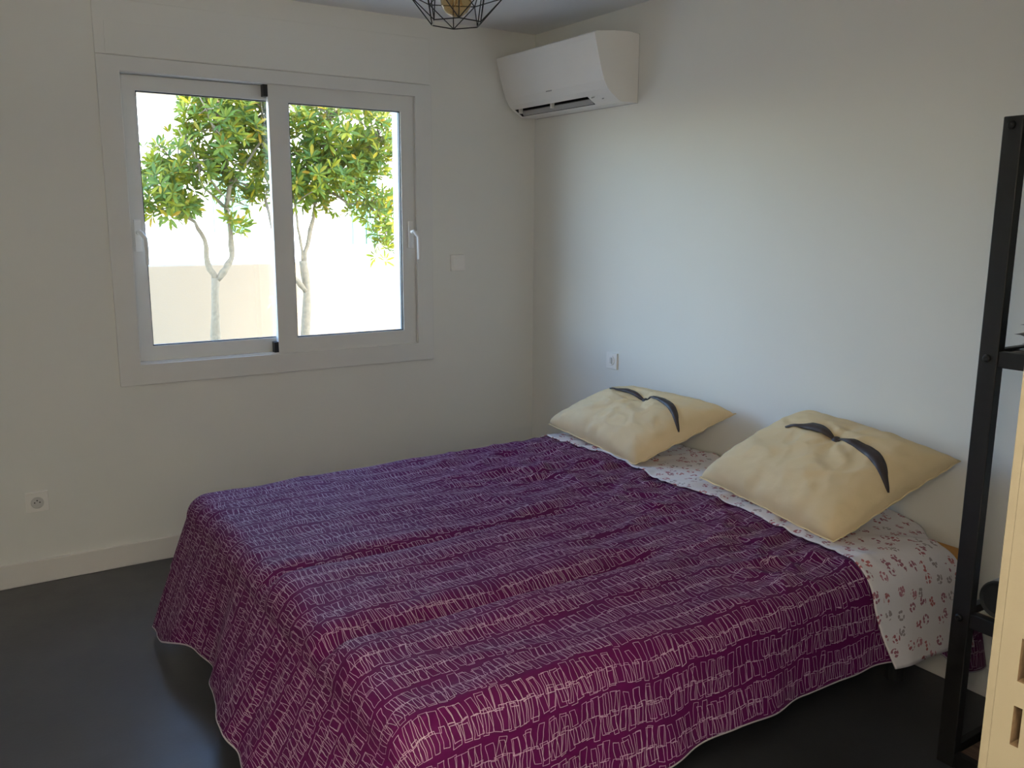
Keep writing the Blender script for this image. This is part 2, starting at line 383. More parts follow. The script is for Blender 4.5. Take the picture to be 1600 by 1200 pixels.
def sash(x0, x1, z0, z1, gx0, gx1, gz0, gz1, y0, y1, hx, side):
    b = B(); ring(b, x0, x1, z0, z1, gx0-0.004, gx1+0.004, gz0-0.004, gz1+0.004, y0, y1); s = obj('sash', b, M['pvc'], win, bevel=0.002)
    b = B(); ring(b, gx0-0.004, gx1+0.004, gz0-0.004, gz1+0.004, gx0, gx1, gz0, gz1, y0+0.006, y1-0.004); obj('gasket', b, M['gasket'], s)
    b = B(); box(b, gx0-0.002, gx1+0.002, (y0+y1)/2, (y0+y1)/2+0.004, gz0-0.002, gz1+0.002); obj('glass_pane', b, M['glass'], s)
    # handle: rounded base plate and cranked lever
    hz = 1.43
    b = B(); box(b, hx-0.014, hx+0.014, y0-0.012, y0, hz-0.06, hz+0.075)
    tube(b, [(hx, y0-0.012, hz+0.02), (hx, y0-0.036, hz+0.02)], 0.009, 10)
    tube(b, [(hx-side*0.002, y0-0.036, hz+0.028), (hx+side*0.006, y0-0.042, hz+0.02), (hx+side*0.022, y0-0.046, hz-0.004), (hx+side*0.024, y0-0.046, hz-0.05), (hx+side*0.024, y0-0.044, hz-0.115)], [0.008, 0.0095, 0.0095, 0.009, 0.007], 10)
    obj('handle', b, M['plastic'], s, bevel=0.003, smooth=False)
    return s
s1 = sash(-2.036, -1.345, 0.896, 2.093, -1.973, -1.408, 0.966, 2.027, 0.040, 0.068, -2.008, 1)
s2 = sash(-1.432, -0.715, 0.892, 2.097, -1.335, -0.790, 0.965, 2.020, 0.003, 0.034, -0.742, 1)
b = B(); box(b, -1.452, -1.4325, 0.001, 0.036, 2.044, 2.0945); obj('end_stop', b, M['gasket'], win)
b = B(); box(b, -1.452, -1.4325, 0.001, 0.036, 0.8955, 0.945); obj('end_stop', b, M['gasket'], win)
b = B(); box(b, OX0+0.007, OX1-0.007, 0.0, 0.085, OZ0+0.0062, OZ0+0.009); obj('sill_track', b, M['pvc'], win)
adopt(win)
# roller shutter casing above it
shut = empty('trim_2', (-1.377, 0, 2.156), kind='structure')
b = B(); box(b, -2.128, -0.630, -0.010, 0, 2.1565, 2.372); obj('casing', b, M['wall'], shut, bevel=0.003)
b = B(); box(b, -2.088, -0.662, -0.0125, -0.0101, 2.160, 2.286); obj('cover_panel', b, M['pvc' if False else 'wall'], shut, bevel=0.001)
adopt(shut)

# ------------------------------------------------------------------ outside
b = B(); box(b, -30, 30, TH, 60, -0.4, -0.12); obj('ground', b, M['ground'], kind='structure')
b = B(); box(b, -9, 9, 3.5, 3.68, -0.12, 1.13)
tag(obj('garden_wall', b, M['render_wall'], bevel=0.01), 'low beige rendered garden wall behind the trees outside the window', 'wall')
hs = empty('house', (2, 9.5, -0.12), 'sunlit white house standing beyond the garden wall', 'building')
b = B(); box(b, -6, 7, 9.5, 14, -0.12, 3.2); obj('house_wall', b, M['house'], hs)
b = B(); box(b, -6.2, 7.2, 9.3, 14.2, 3.2, 3.35); obj('roof', b, M['roof'], hs)
for x0, x1, z0, z1 in ((0.72, 1.25, 1.3, 2.15), (2.9, 3.35, 1.1, 2.2)):
    b = B(); box(b, x0-0.05, x1+0.05, 9.46, 9.5, z0-0.05, z1+0.05); w_ = obj('window', b, M['house'], hs)
    for k in range(2):
        xm = (x0+x1)/2; a0, a1 = (x0, xm-0.01) if k == 0 else (xm+0.01, x1)
        b = B(); box(b, a0, a1, 9.42, 9.4599, z0, z1); obj('shutter', b, M['shutter'], w_)
adopt(hs)

# trees ---------------------------------------------------------------
def leaf_bm(b, o, d, n, L, Wd):
    """lanceolate leaf: base o, direction d, normal n"""
    s = d.cross(n).normalized(); n = s.cross(d).normalized()
    pts = [o, o+d*L*0.35+s*Wd*0.42+n*Wd*0.12, o+d*L*0.70+s*Wd*0.46+n*Wd*0.1, o+d*L-n*Wd*0.2, o+d*L*0.70-s*Wd*0.46+n*Wd*0.1, o+d*L*0.35-s*Wd*0.42+n*Wd*0.12]
    mid = [o+d*L*0.35, o+d*L*0.70]
    v = [b.verts.new(p) for p in pts]; q = [b.verts.new(p) for p in mid]
    b.faces.new((v[0], v[1], q[0])); b.faces.new((v[0], q[0], v[5]))
    b.faces.new((q[0], v[1], v[2], q[1])); b.faces.new((v[5], q[0], q[1], v[4]))
    b.faces.new((q[1], v[2], v[3])); b.faces.new((v[4], q[1], v[3]))
lb = B(); leaf_bm(lb, Vector((0, 0, 0)), Vector((0, 0, 1)), Vector((0, -1, 0)), 1, 0.27)
leaf_me = bpy.data.meshes.new('leaf'); lb.to_mesh(leaf_me); lb.free(); leaf_me.materials.append(M['leaf'])
def rand_unit():
    while True:
        v = Vector((random.uniform(-1, 1), random.uniform(-1, 1), random.uniform(-1, 1)))
        if 0.05 < v.length < 1: return v.normalized()
def tree(label, base, stems, blobs, n_ros, seed):
    random.seed(seed)
    t = empty('tree', base, label, 'tree')
    bw = B(); tips = []
    for pts, r0, r1 in stems:
        # smooth by subdividing with slight wobble
        P = [Vector(p) for p in pts]; Q = []
        for i in range(len(P)-1):
            for k in range(3):
                f = k/3; Q.append(P[i].lerp(P[i+1], f) + rand_unit()*0.006)
        Q.append(P[-1]); rr = [r0+(r1-r0)*i/(len(Q)-1)*1.0 for i in range(len(Q))]
        rr = [r*(1+0.18*random.uniform(-1, 1)) for r in rr]
        tube(bw, Q, rr, 8)
        tips += [q for q in Q[len(Q)//2:]]
    ros = []; wts = [q[1]*q[1]*q[2]+0.0015 for q in blobs]
    for k in range(n_ros):
        c, rx, rz = random.choices(blobs, wts)[0]
        v = rand_unit(); rad = random.uniform(0.25, 1.0)**0.5
        p = Vector(c) + Vector((v.x*rx, v.y*rx, v.z*rz))*rad
        ros.append((p, (v*0.7+Vector((0, 0, 0.6))+rand_unit()*0.3).normalized()))
    for p, v in ros[::3]:
        q = min(tips, key=lambda a: (a-p).length)
        if 0.03 < (p-q).length < 0.5:
            mid = q.lerp(p, 0.5) + rand_unit()*0.03
            tube(bw, [q, mid, p], [0.005, 0.004, 0.002], 4, cap=False)
    obj('trunk', bw, M['bark'], t, smooth=True)
    leaves = []
    for p, v in ros:
        a = v.orthogonal().normalized(); c = v.cross(a); n = random.randint(7, 10); ph = random.random()*6
        for k in range(n):
            th = ph + k*2*math.pi/n + random.uniform(-.2, .2); side = a*math.cos(th)+c*math.sin(th)
            el = random.uniform(0.05, 0.8); d = (side*math.cos(el)+v*math.sin(el)).normalized()
            leaves.append((p+d*0.005, d, v, random.uniform(0.055, 0.095)))
    leaves.sort(key=lambda l: (l[0]-CAM).length)
    for o_, d, n_, L in leaves[:300]:
        o = bpy.data.objects.new('leaf', leaf_me); COL.objects.link(o); o.parent = t
        s = d.cross(n_).normalized(); nn = s.cross(d)
        mt = Matrix((s, -nn, d)).transposed().to_4x4() @ Matrix.Diagonal((L, L, L, 1)); mt.translation = o_
        o.matrix_world = mt; o.matrix_basis = Matrix.Translation(-Vector(base)) @ mt
    bf = B()
    for o_, d, n_, L in leaves[300:]: leaf_bm(bf, o_, d, n_, L, L*0.27)
    f = obj('foliage', bf, M['leaf'], t); f['kind'] = 'stuff'
    for ch in t.children:
        if ch.name.startswith(('trunk', 'foliage')): ch.matrix_parent_inverse = Matrix.Translation(-t.location)
    return t
Y1 = 2.0
tree('slim tree with forked pale trunk seen through the left window pane', (-1.215, Y1, -0.12),
     [([(-1.215, Y1, -0.12), (-1.21, Y1, 0.4), (-1.222, Y1, 0.75), (-1.195, Y1, 1.12)], 0.034, 0.027),
      ([(-1.195, Y1, 1.10), (-1.235, Y1+.02, 1.22), (-1.24, Y1+.04, 1.36), (-1.30, Y1+.02, 1.48), (-1.42, Y1-.05, 1.56), (-1.55, Y1-.1, 1.72)], 0.021, 0.006),
      ([(-1.195, Y1, 1.10), (-1.13, Y1-.02, 1.18), (-1.075, Y1, 1.27), (-1.075, Y1+.02, 1.45), (-1.10, Y1, 1.58), (-1.06, Y1, 1.75), (-1.10, Y1+.05, 2.0), (-1.12, Y1, 2.25)], 0.024, 0.009),
      ([(-1.08, Y1, 1.55), (-1.22, Y1+.1, 1.72), (-1.38, Y1+.05, 1.85), (-1.5, Y1-.05, 1.95)], 0.011, 0.004),
      ([(-1.07, Y1, 1.72), (-0.95, Y1-.1, 1.9), (-0.85, Y1-.1, 2.05), (-.8, Y1, 2.3)], 0.012, 0.004),
      ([(-1.08, Y1, 1.9), (-1.2, Y1-.15, 2.1), (-1.3, Y1-.1, 2.35)], 0.009, 0.003),
      ([(-1.13, Y1, 1.66), (-1.3, Y1-.15, 1.85), (-1.42, Y1-.1, 2.1)], 0.009, 0.003)],
     [((-1.46, Y1-.05, 1.70), 0.28, 0.19), ((-1.36, Y1, 1.86), 0.26, 0.20), ((-1.04, Y1, 2.08), 0.36, 0.34), ((-0.86, Y1+.1, 1.86), 0.30, 0.30), ((-0.98, Y1+.1, 2.30), 0.36, 0.25), ((-1.05, Y1, 1.50), 0.10, 0.10), ((-1.5, Y1-.1, 1.58), 0.2, 0.12)], 640, 11)
tree('slim tree with knotty trunk seen through the right window pane', (-0.58, Y1, -0.12),
     [([(-0.60, Y1, -0.12), (-0.60, Y1, 0.45), (-0.585, Y1, 0.8), (-0.57, Y1, 1.08), (-0.59, Y1, 1.22)], 0.036, 0.026),
      ([(-0.575, Y1, 1.00), (-0.65, Y1-.03, 1.08), (-0.72, Y1-.05, 1.14), (-.8, Y1-.05, 1.35), (-.84, Y1, 1.65)], 0.021, 0.008),
      ([(-0.59, Y1, 1.20), (-0.56, Y1, 1.32), (-0.50, Y1+.02, 1.48), (-.47, Y1+.05, 1.62), (-.40, Y1+.05, 1.9), (-.35, Y1, 2.2)], 0.020, 0.007),
      ([(-0.59, Y1, 1.20), (-0.605, Y1, 1.35), (-0.625, Y1, 1.5), (-.62, Y1+.1, 1.8), (-.68, Y1+.1, 2.1)], 0.012, 0.005),
      ([(-.44, Y1+.05, 1.75), (-.25, Y1, 1.62), (-.1, Y1-.05, 1.60), (0.05, Y1-.1, 1.45)], 0.011, 0.004),
      ([(-.42, Y1+.05, 1.80), (-.2, Y1, 1.95), (0.0, Y1, 2.1)], 0.011, 0.004)],
     [((-0.62, Y1, 1.92), 0.32, 0.38), ((-0.25, Y1, 2.15), 0.44, 0.34), ((-0.05, Y1, 1.80), 0.28, 0.36), ((0.03, Y1-.05, 1.45), 0.15, 0.22), ((-.4, Y1, 1.80), 0.32, 0.24), ((0.0, Y1-.05, 1.28), 0.10, 0.10)], 680, 23)
random.seed(5)

# ------------------------------------------------------------------ air conditioner
ac = empty('air_conditioner', (-0.001, -0.42, 2.035), 'white wall-mounted air conditioner high in the corner beside the window', 'air conditioner')
prof = [(-0.002, 2.036), (-0.002, 2.330), (-0.06, 2.336), (-0.15, 2.330), (-0.244, 2.319), (-0.254, 2.312), (-0.250, 2.29), (-0.240, 2.255), (-0.228, 2.21), (-0.214, 2.165), (-0.197, 2.12), (-0.176, 2.088), (-0.155, 2.069), (-0.108, 2.039), (-0.09, 2.034)]
yb = [-0.828, -0.655, -0.045, -0.022]; SL = 12   # slot lies between profile points 12 and 13
b = B(); rows = [[b.verts.new((x, y, z)) for x, z in prof] for y in yb]
n = len(prof)
for i in range(3):
    for k in range(n):
        if i == 1 and k == SL: continue
        b.faces.new((rows[i][k], rows[i][(k+1) % n], rows[i+1][(k+1) % n], rows[i+1][k]))
b.faces.new(rows[0]); b.faces.new(rows[3][::-1])
o = obj('body', b, M['plastic'], ac)
b = B(); nx, nz = 0.035, 0.055
A = [(-0.155, yb[1], 2.069), (-0.108, yb[1], 2.039), (-0.108, yb[2], 2.039), (-0.155, yb[2], 2.069)]
va = [b.verts.new(q) for q in A]; vc = [b.verts.new((q[0]+nx, q[1], q[2]+nz)) for q in A]
for k in range(4): b.faces.new((va[k], va[(k+1) % 4], vc[(k+1) % 4], vc[k]))
b.faces.new(vc); obj('outlet_slot', b, M['dark'], ac)
b = B()
for y0, y1 in ((-0.640, -0.055),):
    v = [b.verts.new(p) for p in ((-0.122, y0, 2.062), (-0.106, y0, 2.041), (-0.106, y1, 2.041), (-0.122, y1, 2.062), (-0.118, y0, 2.066), (-0.102, y0, 2.045), (-0.102, y1, 2.045), (-0.118, y1, 2.066))]
    for q in ((0, 1, 2, 3), (4, 7, 6, 5), (0, 4, 5, 1), (1, 5, 6, 2), (2, 6, 7, 3), (3, 7, 4, 0)): b.faces.new([v[i] for i in q])
fl = obj('louvre_flap', b, M['plastic_grey'], ac)
for y in (-0.345, -0.065):
    b = B(); box(b, -0.143, -0.122, y-0.006, y+0.006, 2.050, 2.078); obj('vane_bracket', b, M['plastic'], ac, bevel=0.003)
b = B(); lathe(b, [(0.0, 0), (0.010, 0), (0.010, 0.002), (0.0, 0.002)], 14)
bmesh.ops.transform(b, matrix=Matrix.Translation((-0.150, -0.690, 2.0645)) @ Matrix.Rotation(math.radians(180-32), 4, 'Y'), verts=b.verts); obj('status_light', b, M['plastic_grey'], ac)
b = B(); lathe(b, [(0.0, 0), (0.006, 0), (0.006, 0.002), (0.0, 0.002)], 12)
bmesh.ops.transform(b, matrix=Matrix.Translation((-0.135, -0.745, 2.055)) @ Matrix.Rotation(math.radians(180-32), 4, 'Y'), verts=b.verts); obj('status_light', b, M['plastic_grey'], ac)
b = B(); box(b, -0.1995, -0.1975, -0.43, -0.385, 2.116, 2.1215); obj('badge', b, M['plastic_grey'], ac)
b = B(); box(b, -0.0018, -0.0012, -0.8287, -0.021, 2.034, 2.332); obj('mounting_plate', b, M['plastic_grey'], ac)
adopt(ac)

# ------------------------------------------------------------------ pendant lamp
LC = Vector((-1.385, -1.62, 0))
lp = empty('pendant_lamp', (LC.x, LC.y, H), 'black geometric wire cage pendant lamp with amber globe bulb hanging from ceiling', 'lamp')
ZB = 2.078
b = B(); ang0 = math.atan2(CAM.y-LC.y, CAM.x-LC.x) + 0.10
def rg(r, z, n, ph): return [Vector((LC.x+r*math.cos(ang0+ph+k*2*math.pi/n), LC.y+r*math.sin(ang0+ph+k*2*math.pi/n), z)) for k in range(n)]
r0 = rg(0.078, ZB, 6, 0); r1 = rg(0.138, ZB+0.075, 6, math.pi/6); r2 = rg(0.105, ZB+0.155, 6, 0); r3 = rg(0.035, ZB+0.215, 6, math.pi/6)
def wire(p, q): tube(b, [p, q], 0.0017, 6)
for k in range(6):
    wire(r0[k], r0[(k+1) % 6]); wire(r0[k], r1[k]); wire(r0[k], r1[(k-1) % 6]); wire(r1[k], r1[(k+1) % 6])
    wire(r1[k], r2[k]); wire(r1[k], r2[(k+1) % 6]); wire(r2[k], r2[(k+1) % 6]); wire(r2[k], r3[k]); wire(r2[(k+1) % 6], r3[k]); wire(r3[k], r3[(k+1) % 6])
    wire(r0[k], r2[k])
obj('wire_cage', b, M['wire'], lp)
b = B(); lathe(b, [(0.0, ZB+0.018), (0.016, ZB+0.020), (0.032, ZB+0.030), (0.043, ZB+0.047), (0.046, ZB+0.066), (0.042, ZB+0.086), (0.030, ZB+0.106), (0.018, ZB+0.122), (0.014, ZB+0.140)], 28, (LC.x, LC.y, 0))
obj('bulb', b, M['bulb'], lp, smooth=True)
b = B()
for k in range(8):
    a = k*math.pi/4; tube(b, [(LC.x+0.008*math.cos(a), LC.y+0.008*math.sin(a), ZB+0.10), (LC.x+0.018*math.cos(a+.4), LC.y+0.018*math.sin(a+.4), ZB+0.05)], 0.0012, 4)
obj('filament', b, M['brass'], lp)
b = B(); lathe(b, [(0.018, ZB+0.138), (0.020, ZB+0.142), (0.020, ZB+0.19), (0.034, ZB+0.195), (0.034, ZB+0.215), (0.006, ZB+0.222)], 20, (LC.x, LC.y, 0)); obj('socket', b, M['wire'], lp)
b = B(); tube(b, [(LC.x, LC.y, ZB+0.22), (LC.x, LC.y, H-0.02)], 0.003, 8); obj('cord', b, M['wire'], lp)
b = B(); lathe(b, [(0.05, H-0.0005), (0.05, H-0.022), (0.01, H-0.03)], 24, (LC.x, LC.y, 0)); obj('ceiling_rose', b, M['wire'], lp)
adopt(lp)

# ------------------------------------------------------------------ switch and sockets
sw = empty('light_switch', (-0.477, 0, 1.292), 'white square light switch on wall to the right of the window', 'switch')
b = B(); box(b, -0.519, -0.436, -0.011, 0, 1.250, 1.334); obj('plate', b, M['plastic'], sw, bevel=0.004)
b = B(); box(b, -0.509, -0.447, -0.0150, -0.0111, 1.264, 1.322)
obj('rocker', b, M['plastic'], sw, bevel=0.002); adopt(sw)
lo = empty('wall_socket', (-2.48, 0, 0.352), 'white power socket low on window wall above the skirting board', 'socket')
b = B(); box(b, -2.523, -2.438, -0.010, 0, 0.310, 0.395); obj('plate', b, M['plastic'], lo, bevel=0.003)
def yface(b, pts): bmesh.ops.transform(b, matrix=Matrix.Translation(pts) @ Matrix.Rotation(math.radians(90), 4, 'X'), verts=b.verts)
b = B(); lathe(b, [(0.0, 0.0005), (0.0215, 0.0005), (0.0225, 0.003), (0.0245, 0.003), (0.0245, 0.0)], 28); yface(b, (-2.481, -0.0101, 0.349)); obj('recess', b, M['socket_grey'], lo, smooth=False)
for dx, dz in ((-0.0095, 0.0), (0.0095, 0.0), (0.0, 0.0085)):
    b = B(); lathe(b, [(0.0, 0.0006), (0.0027, 0.0006), (0.0027, 0.0016), (0, 0.0016)], 12); yface(b, (-2.481+dx, -0.0101, 0.350+dz)); obj('socket_hole', b, M['gasket'], lo)
adopt(lo)
ro = empty('wall_socket', (0, -0.699, 0.836), 'white square socket on right wall above the far pillow', 'socket')
b = B(); box(b, -0.009, 0, -0.740, -0.660, 0.796, 0.876); obj('plate', b, M['plastic'], ro, bevel=0.002)
b = B(); lathe(b, [(0.0, 0.0), (0.0235, 0.0), (0.0235, 0.004), (0.021, 0.005), (0.0, 0.005)], 28)
bmesh.ops.transform(b, matrix=Matrix.Translation((-0.0091, -0.700, 0.838)) @ Matrix.Rotation(math.radians(-90), 4, 'Y'), verts=b.verts); obj('round_insert', b, M['plastic'], ro)
b = B(); box(b, -0.018, -0.0142, -0.711, -0.697, 0.823, 0.853); obj('key_slot', b, M['socket_grey'], ro, bevel=0.001)
adopt(ro)

# ------------------------------------------------------------------ bed
TOP = 0.512
bed = empty('bed', (-1.02, -1.63, 0), 'low double bed of two joined mattresses under the purple duvet', 'bed')
for y0, y1 in ((-1.615, -0.80), (-2.46, -1.645)):
    b = B(); box(b, -1.97, -0.11, y0, y1, 0.20, 0.30); obj('bed_base', b, M['bed_base'], bed, bevel=0.01)
    b = B(); box(b, -1.98, -0.10, y0-0.005, y1+0.005, 0.301, 0.445); obj('mattress', b, M['mattress'], bed, bevel=0.04, seg=3)
    for x in (-1.88, -0.15):
        for y in (y0+0.05, y1-0.05):
            b = B(); tube(b, [(x, y, 0.0005), (x, y, 0.199)], 0.03, 14); obj('leg', b, M['bed_base'], bed)
adopt(bed)

AF, YN, YF, RR = 1.965, -2.485, -0.775, 0.085
def smooth01(x): x = max(0, min(1, x)); return x*x*(3-2*x)
def foot_flare(y):
    pts = [(-0.70, 0.42), (-0.775, 0.42), (-1.05, 0.44), (-1.36, 0.36), (-1.77, 0.55), (-2.0, 0.60), (-2.485, 0.48), (-2.6, 0.48)]
    for (y0, f0), (y1, f1) in zip(pts, pts[1:]):
        if y1 <= y <= y0:
            k = smooth01((y0-y)/(y0-y1)); return f0*(1-k)+f1*k
    return 0.5
def drape(a, y, lift=0.0, wr=1.0):
    """cloth coordinates (distance from the head wall, position across) -> draped point"""
    ea = max(0.0, a-AF); en = max(0.0, YN-y); ef = max(0.0, y-YF)
    eb = en if en > 0 else ef; sg = -1 if en > 0 else 1
    d = math.hypot(ea, eb)
    px = min(a, AF); py = min(max(y, YN), YF)
    head = 0.045*smooth01((0.30-a)/0.30)*smooth01((-2.22-y)/0.30)      # the corner by the wall sinks a little
    z = TOP - head
    # relief of the filling on top
    top = 1-smooth01(d/0.16)
    f1 = smooth01((a-0.75)/0.35); f2 = smooth01((a-0.85)/0.3)
    g1y = -1.640 + 0.02*math.sin(a*2.1) + 0.03*(a-1.4); g2y = -2.115 + 0.012*math.sin(a*3.1+1) - 0.0*(a-1.4)
    fade = 1-smooth01((d-0.02)/0.14)
    def groove(dy, w1, w2): return math.exp(-(dy/(w1 if dy > 0 else w2))**2)
    z -= 0.026*f1*fade*groove(y-g1y, 0.045, 0.022) + 0.034*f2*fade*groove(y-g2y, 0.05, 0.022)
    z += 0.012*f1*fade*math.exp(-((y-(g1y-0.09))/0.07)**2) + 0.012*f2*fade*math.exp(-((y-(g2y-0.09))/0.07)**2)
    p = Vector((a*1.3, y*3.4, 0.3)); nn = smooth01((1.5-a)/0.9)
    cre = max(0.0, 1-abs(noise.noise(Vector((a*2.1+y*0.7, y*7-a*1.2, 4.4))))*4.0); cre2 = max(0.0, 1-abs(noise.noise(Vector((a*6-y*4.5, y*6+a*3, 14.4))))*4.5)
    nz = noise.noise(p*2.0)*0.010 + noise.noise(Vector((a*5+y*2, y*13+a*2, 2.2)))*0.0065
    ridg = 1-abs(noise.noise(Vector((a*3.2-y*1.3, y*9.5+a*3, 7.7))))*2.2
    nearhead = smooth01((1.25-a)/0.5)*smooth01((a-0.28)/0.2)
    nz += (0.35+0.65*nn)*0.013*cre + nearhead*0.010*cre2
    nz += nearhead*0.010*max(0, ridg)**2 + nearhead*0.006*noise.noise(Vector((a*14, y*17, 1.1)))
    z += nz*top*wr + 0.004*noise.noise(Vector((a*2.0, y*2.0, 9)))*top
    if d < 1e-6: return Vector((-px, py, z+lift))
    th = math.atan2(eb, ea)     # 0 = over the foot, pi/2 = over a side
    dx, dy = math.cos(th), math.sin(th)
    q = RR*math.pi/2
    corner = math.sin(2*th) if ea > 0 and eb > 0 else 0.0
    if ea > 0 and eb == 0: flare = foot_flare(y)
    elif ea == 0: flare = 0.20 + 0.07*math.sin(a*6.3)
    else:
        e0 = foot_flare(py); e1 = 0.20+0.07*math.sin(AF*6.3); k_ = smooth01(th/(math.pi/2)); flare = e0*(1-k_)+e1*k_
        flare += 0.07*abs(math.sin(2*th))*math.cos((th-0.70)*7.3)
        if ef > 0:      # the far foot corner swings round towards the foot
            t2 = (math.pi/2)*(th/(math.pi/2))**(1+1.2*smooth01(d/0.3)); dx, dy = math.cos(t2), math.sin(t2)
    if d < q: out = RR*math.sin(d/RR); dn = RR*(1-math.cos(d/RR)); h = 0
    else:
        h = d-q; c = 1/math.sqrt(1+flare*flare); out = RR + h*flare*c; dn = RR + h*c
    # hanging folds
    arc = (y if ea > 0 and eb == 0 else a) if corner == 0 else (py*1.0 + th*0.35)
    amp = 0.10*h
    if ea > 0 and eb == 0: out += amp*(noise.noise(Vector((y*8, 1.3, h*1.5)))*0.9 + 0.22*math.sin(y*24))
    elif ea == 0: out += amp*(noise.noise(Vector((a*7, 5.3, h*1.5)))*1.1 + 0.2*math.sin(a*19))
    else: out += amp*(noise.noise(Vector((py*8, 1.3, h*1.5)))*0.9*math.cos(th)**2 + noise.noise(Vector((AF*7, 5.3, h*1.5)))*1.1*math.sin(th)**2)
    zz = z - dn
    nrm = min(1, d/q)
    return Vector((-px - out*dx - lift*nrm*dx, py + sg*(out*dy + lift*nrm*dy), zz + lift*(1-nrm)))

def cloth(name, mat, parent, a_of, y0, y1, na, ny, lift, thick, wr=1.0, hem=None):
    """a_of(y) -> (a_start, a_end); grid with metric uv"""
    b = B(); uvl = b.loops.layers.uv.new('UVMap'); g = []
    for j in range(ny+1):
        t = j/ny; row = []
        for i in range(na+1):
            s = i/na; y = y0+(y1-y0)*t
            if hem: y = hem(s, t, y)
            a0, a1 = a_of(y); a = a0+(a1-a0)*s
            v = b.verts.new(drape(a, y, lift(a, y) if callable(lift) else lift, wr)); row.append((v, a, y))
        g.append(row)
    for j in range(ny):
        for i in range(na):
            q = (g[j][i], g[j][i+1], g[j+1][i+1], g[j+1][i])
            f = b.faces.new([k[0] for k in q])
            for lp_, k in zip(f.loops, q): lp_[uvl].uv = (k[1]+5, k[2]+5)
    edge = [g[0][i][0].co.copy() for i in range(na+1)], [g[j][na][0].co.copy() for j in range(ny+1)], [g[ny][i][0].co.copy() for i in range(na+1)], [g[j][0][0].co.copy() for j in range(ny+1)]
    me_b = b
    o = obj(name, me_b, mat, parent, smooth=True)
    sm = o.modifiers.new('thickness', 'SOLIDIFY'); sm.thickness = thick; sm.offset = 0
    return o, edge

duv = empty('duvet', (-1.2, -1.63, 0), 'wine purple duvet printed with white sketched rectangles covering the bed', 'duvet')
FEND = AF + 0.435
def hem_d(s, t, y):
    # the side hang: hem a little uneven, longer near the head wall
    a = 0.02 + (FEND-0.02)*s
    if y < YN:
        k = (YN-y)/0.345; L = 0.325 + 0.008*math.sin(a*9) + 0.012*math.sin(a*4+1) + 0.075*smooth01((0.30-a)/0.15)
        return YN - k*L
    if y > YF:
        k = (y-YF)/0.36; return YF + k*(0.35 - 0.20*smooth01((a-AF+0.05)/0.30))
    return y
cv, ed = cloth('duvet_cover', M['duvet'], duv, lambda y: (0.018 + 0.11*smooth01((-2.28-y)/0.12)*(1-smooth01((-2.68-y)/0.08)), FEND + 0.115*smooth01((y+1.25)/0.40)), YN-0.345, YF+0.36, 230, 230, 0.0, 0.004, hem=hem_d)
b = B()
for e in ed[:3]: tube(b, e, 0.0032, 5)
obj('hem', b, M['piping'], duv, smooth=True)
def fold_edge(y):
    pts = [(-0.40, 0.40), (-0.75, 0.452), (-1.19, 0.420), (-1.64, 0.464), (-1.92, 0.458), (-2.23, 0.498), (-2.42, 0.535), (-2.54, 0.565), (-2.62, 0.560), (-2.72, 0.525), (-2.80, 0.495), (-3, 0.44)]
    for (ya, va_), (yb_, vb) in zip(pts, pts[1:]):
        if yb_ <= y <= ya:
            f = (ya-y)/(ya-yb_); return va_*(1-f)+vb*f
    return 0.46
fo, ed2 = cloth('folded_back_top', M['floral'], duv, lambda y: (0.016 + 0.085*smooth01((-2.36-y)/0.12), fold_edge(y) + 0.006*math.sin(y*11)), YN-0.335, YF+0.30, 60, 190,
                lambda a, y: 0.010 + 0.005*smooth01((a-0.05)/0.1), 0.004, wr=0.6)
fo['label'] = 'white reverse side with small burgundy sprigs turned back over the duvet'
adopt(duv)

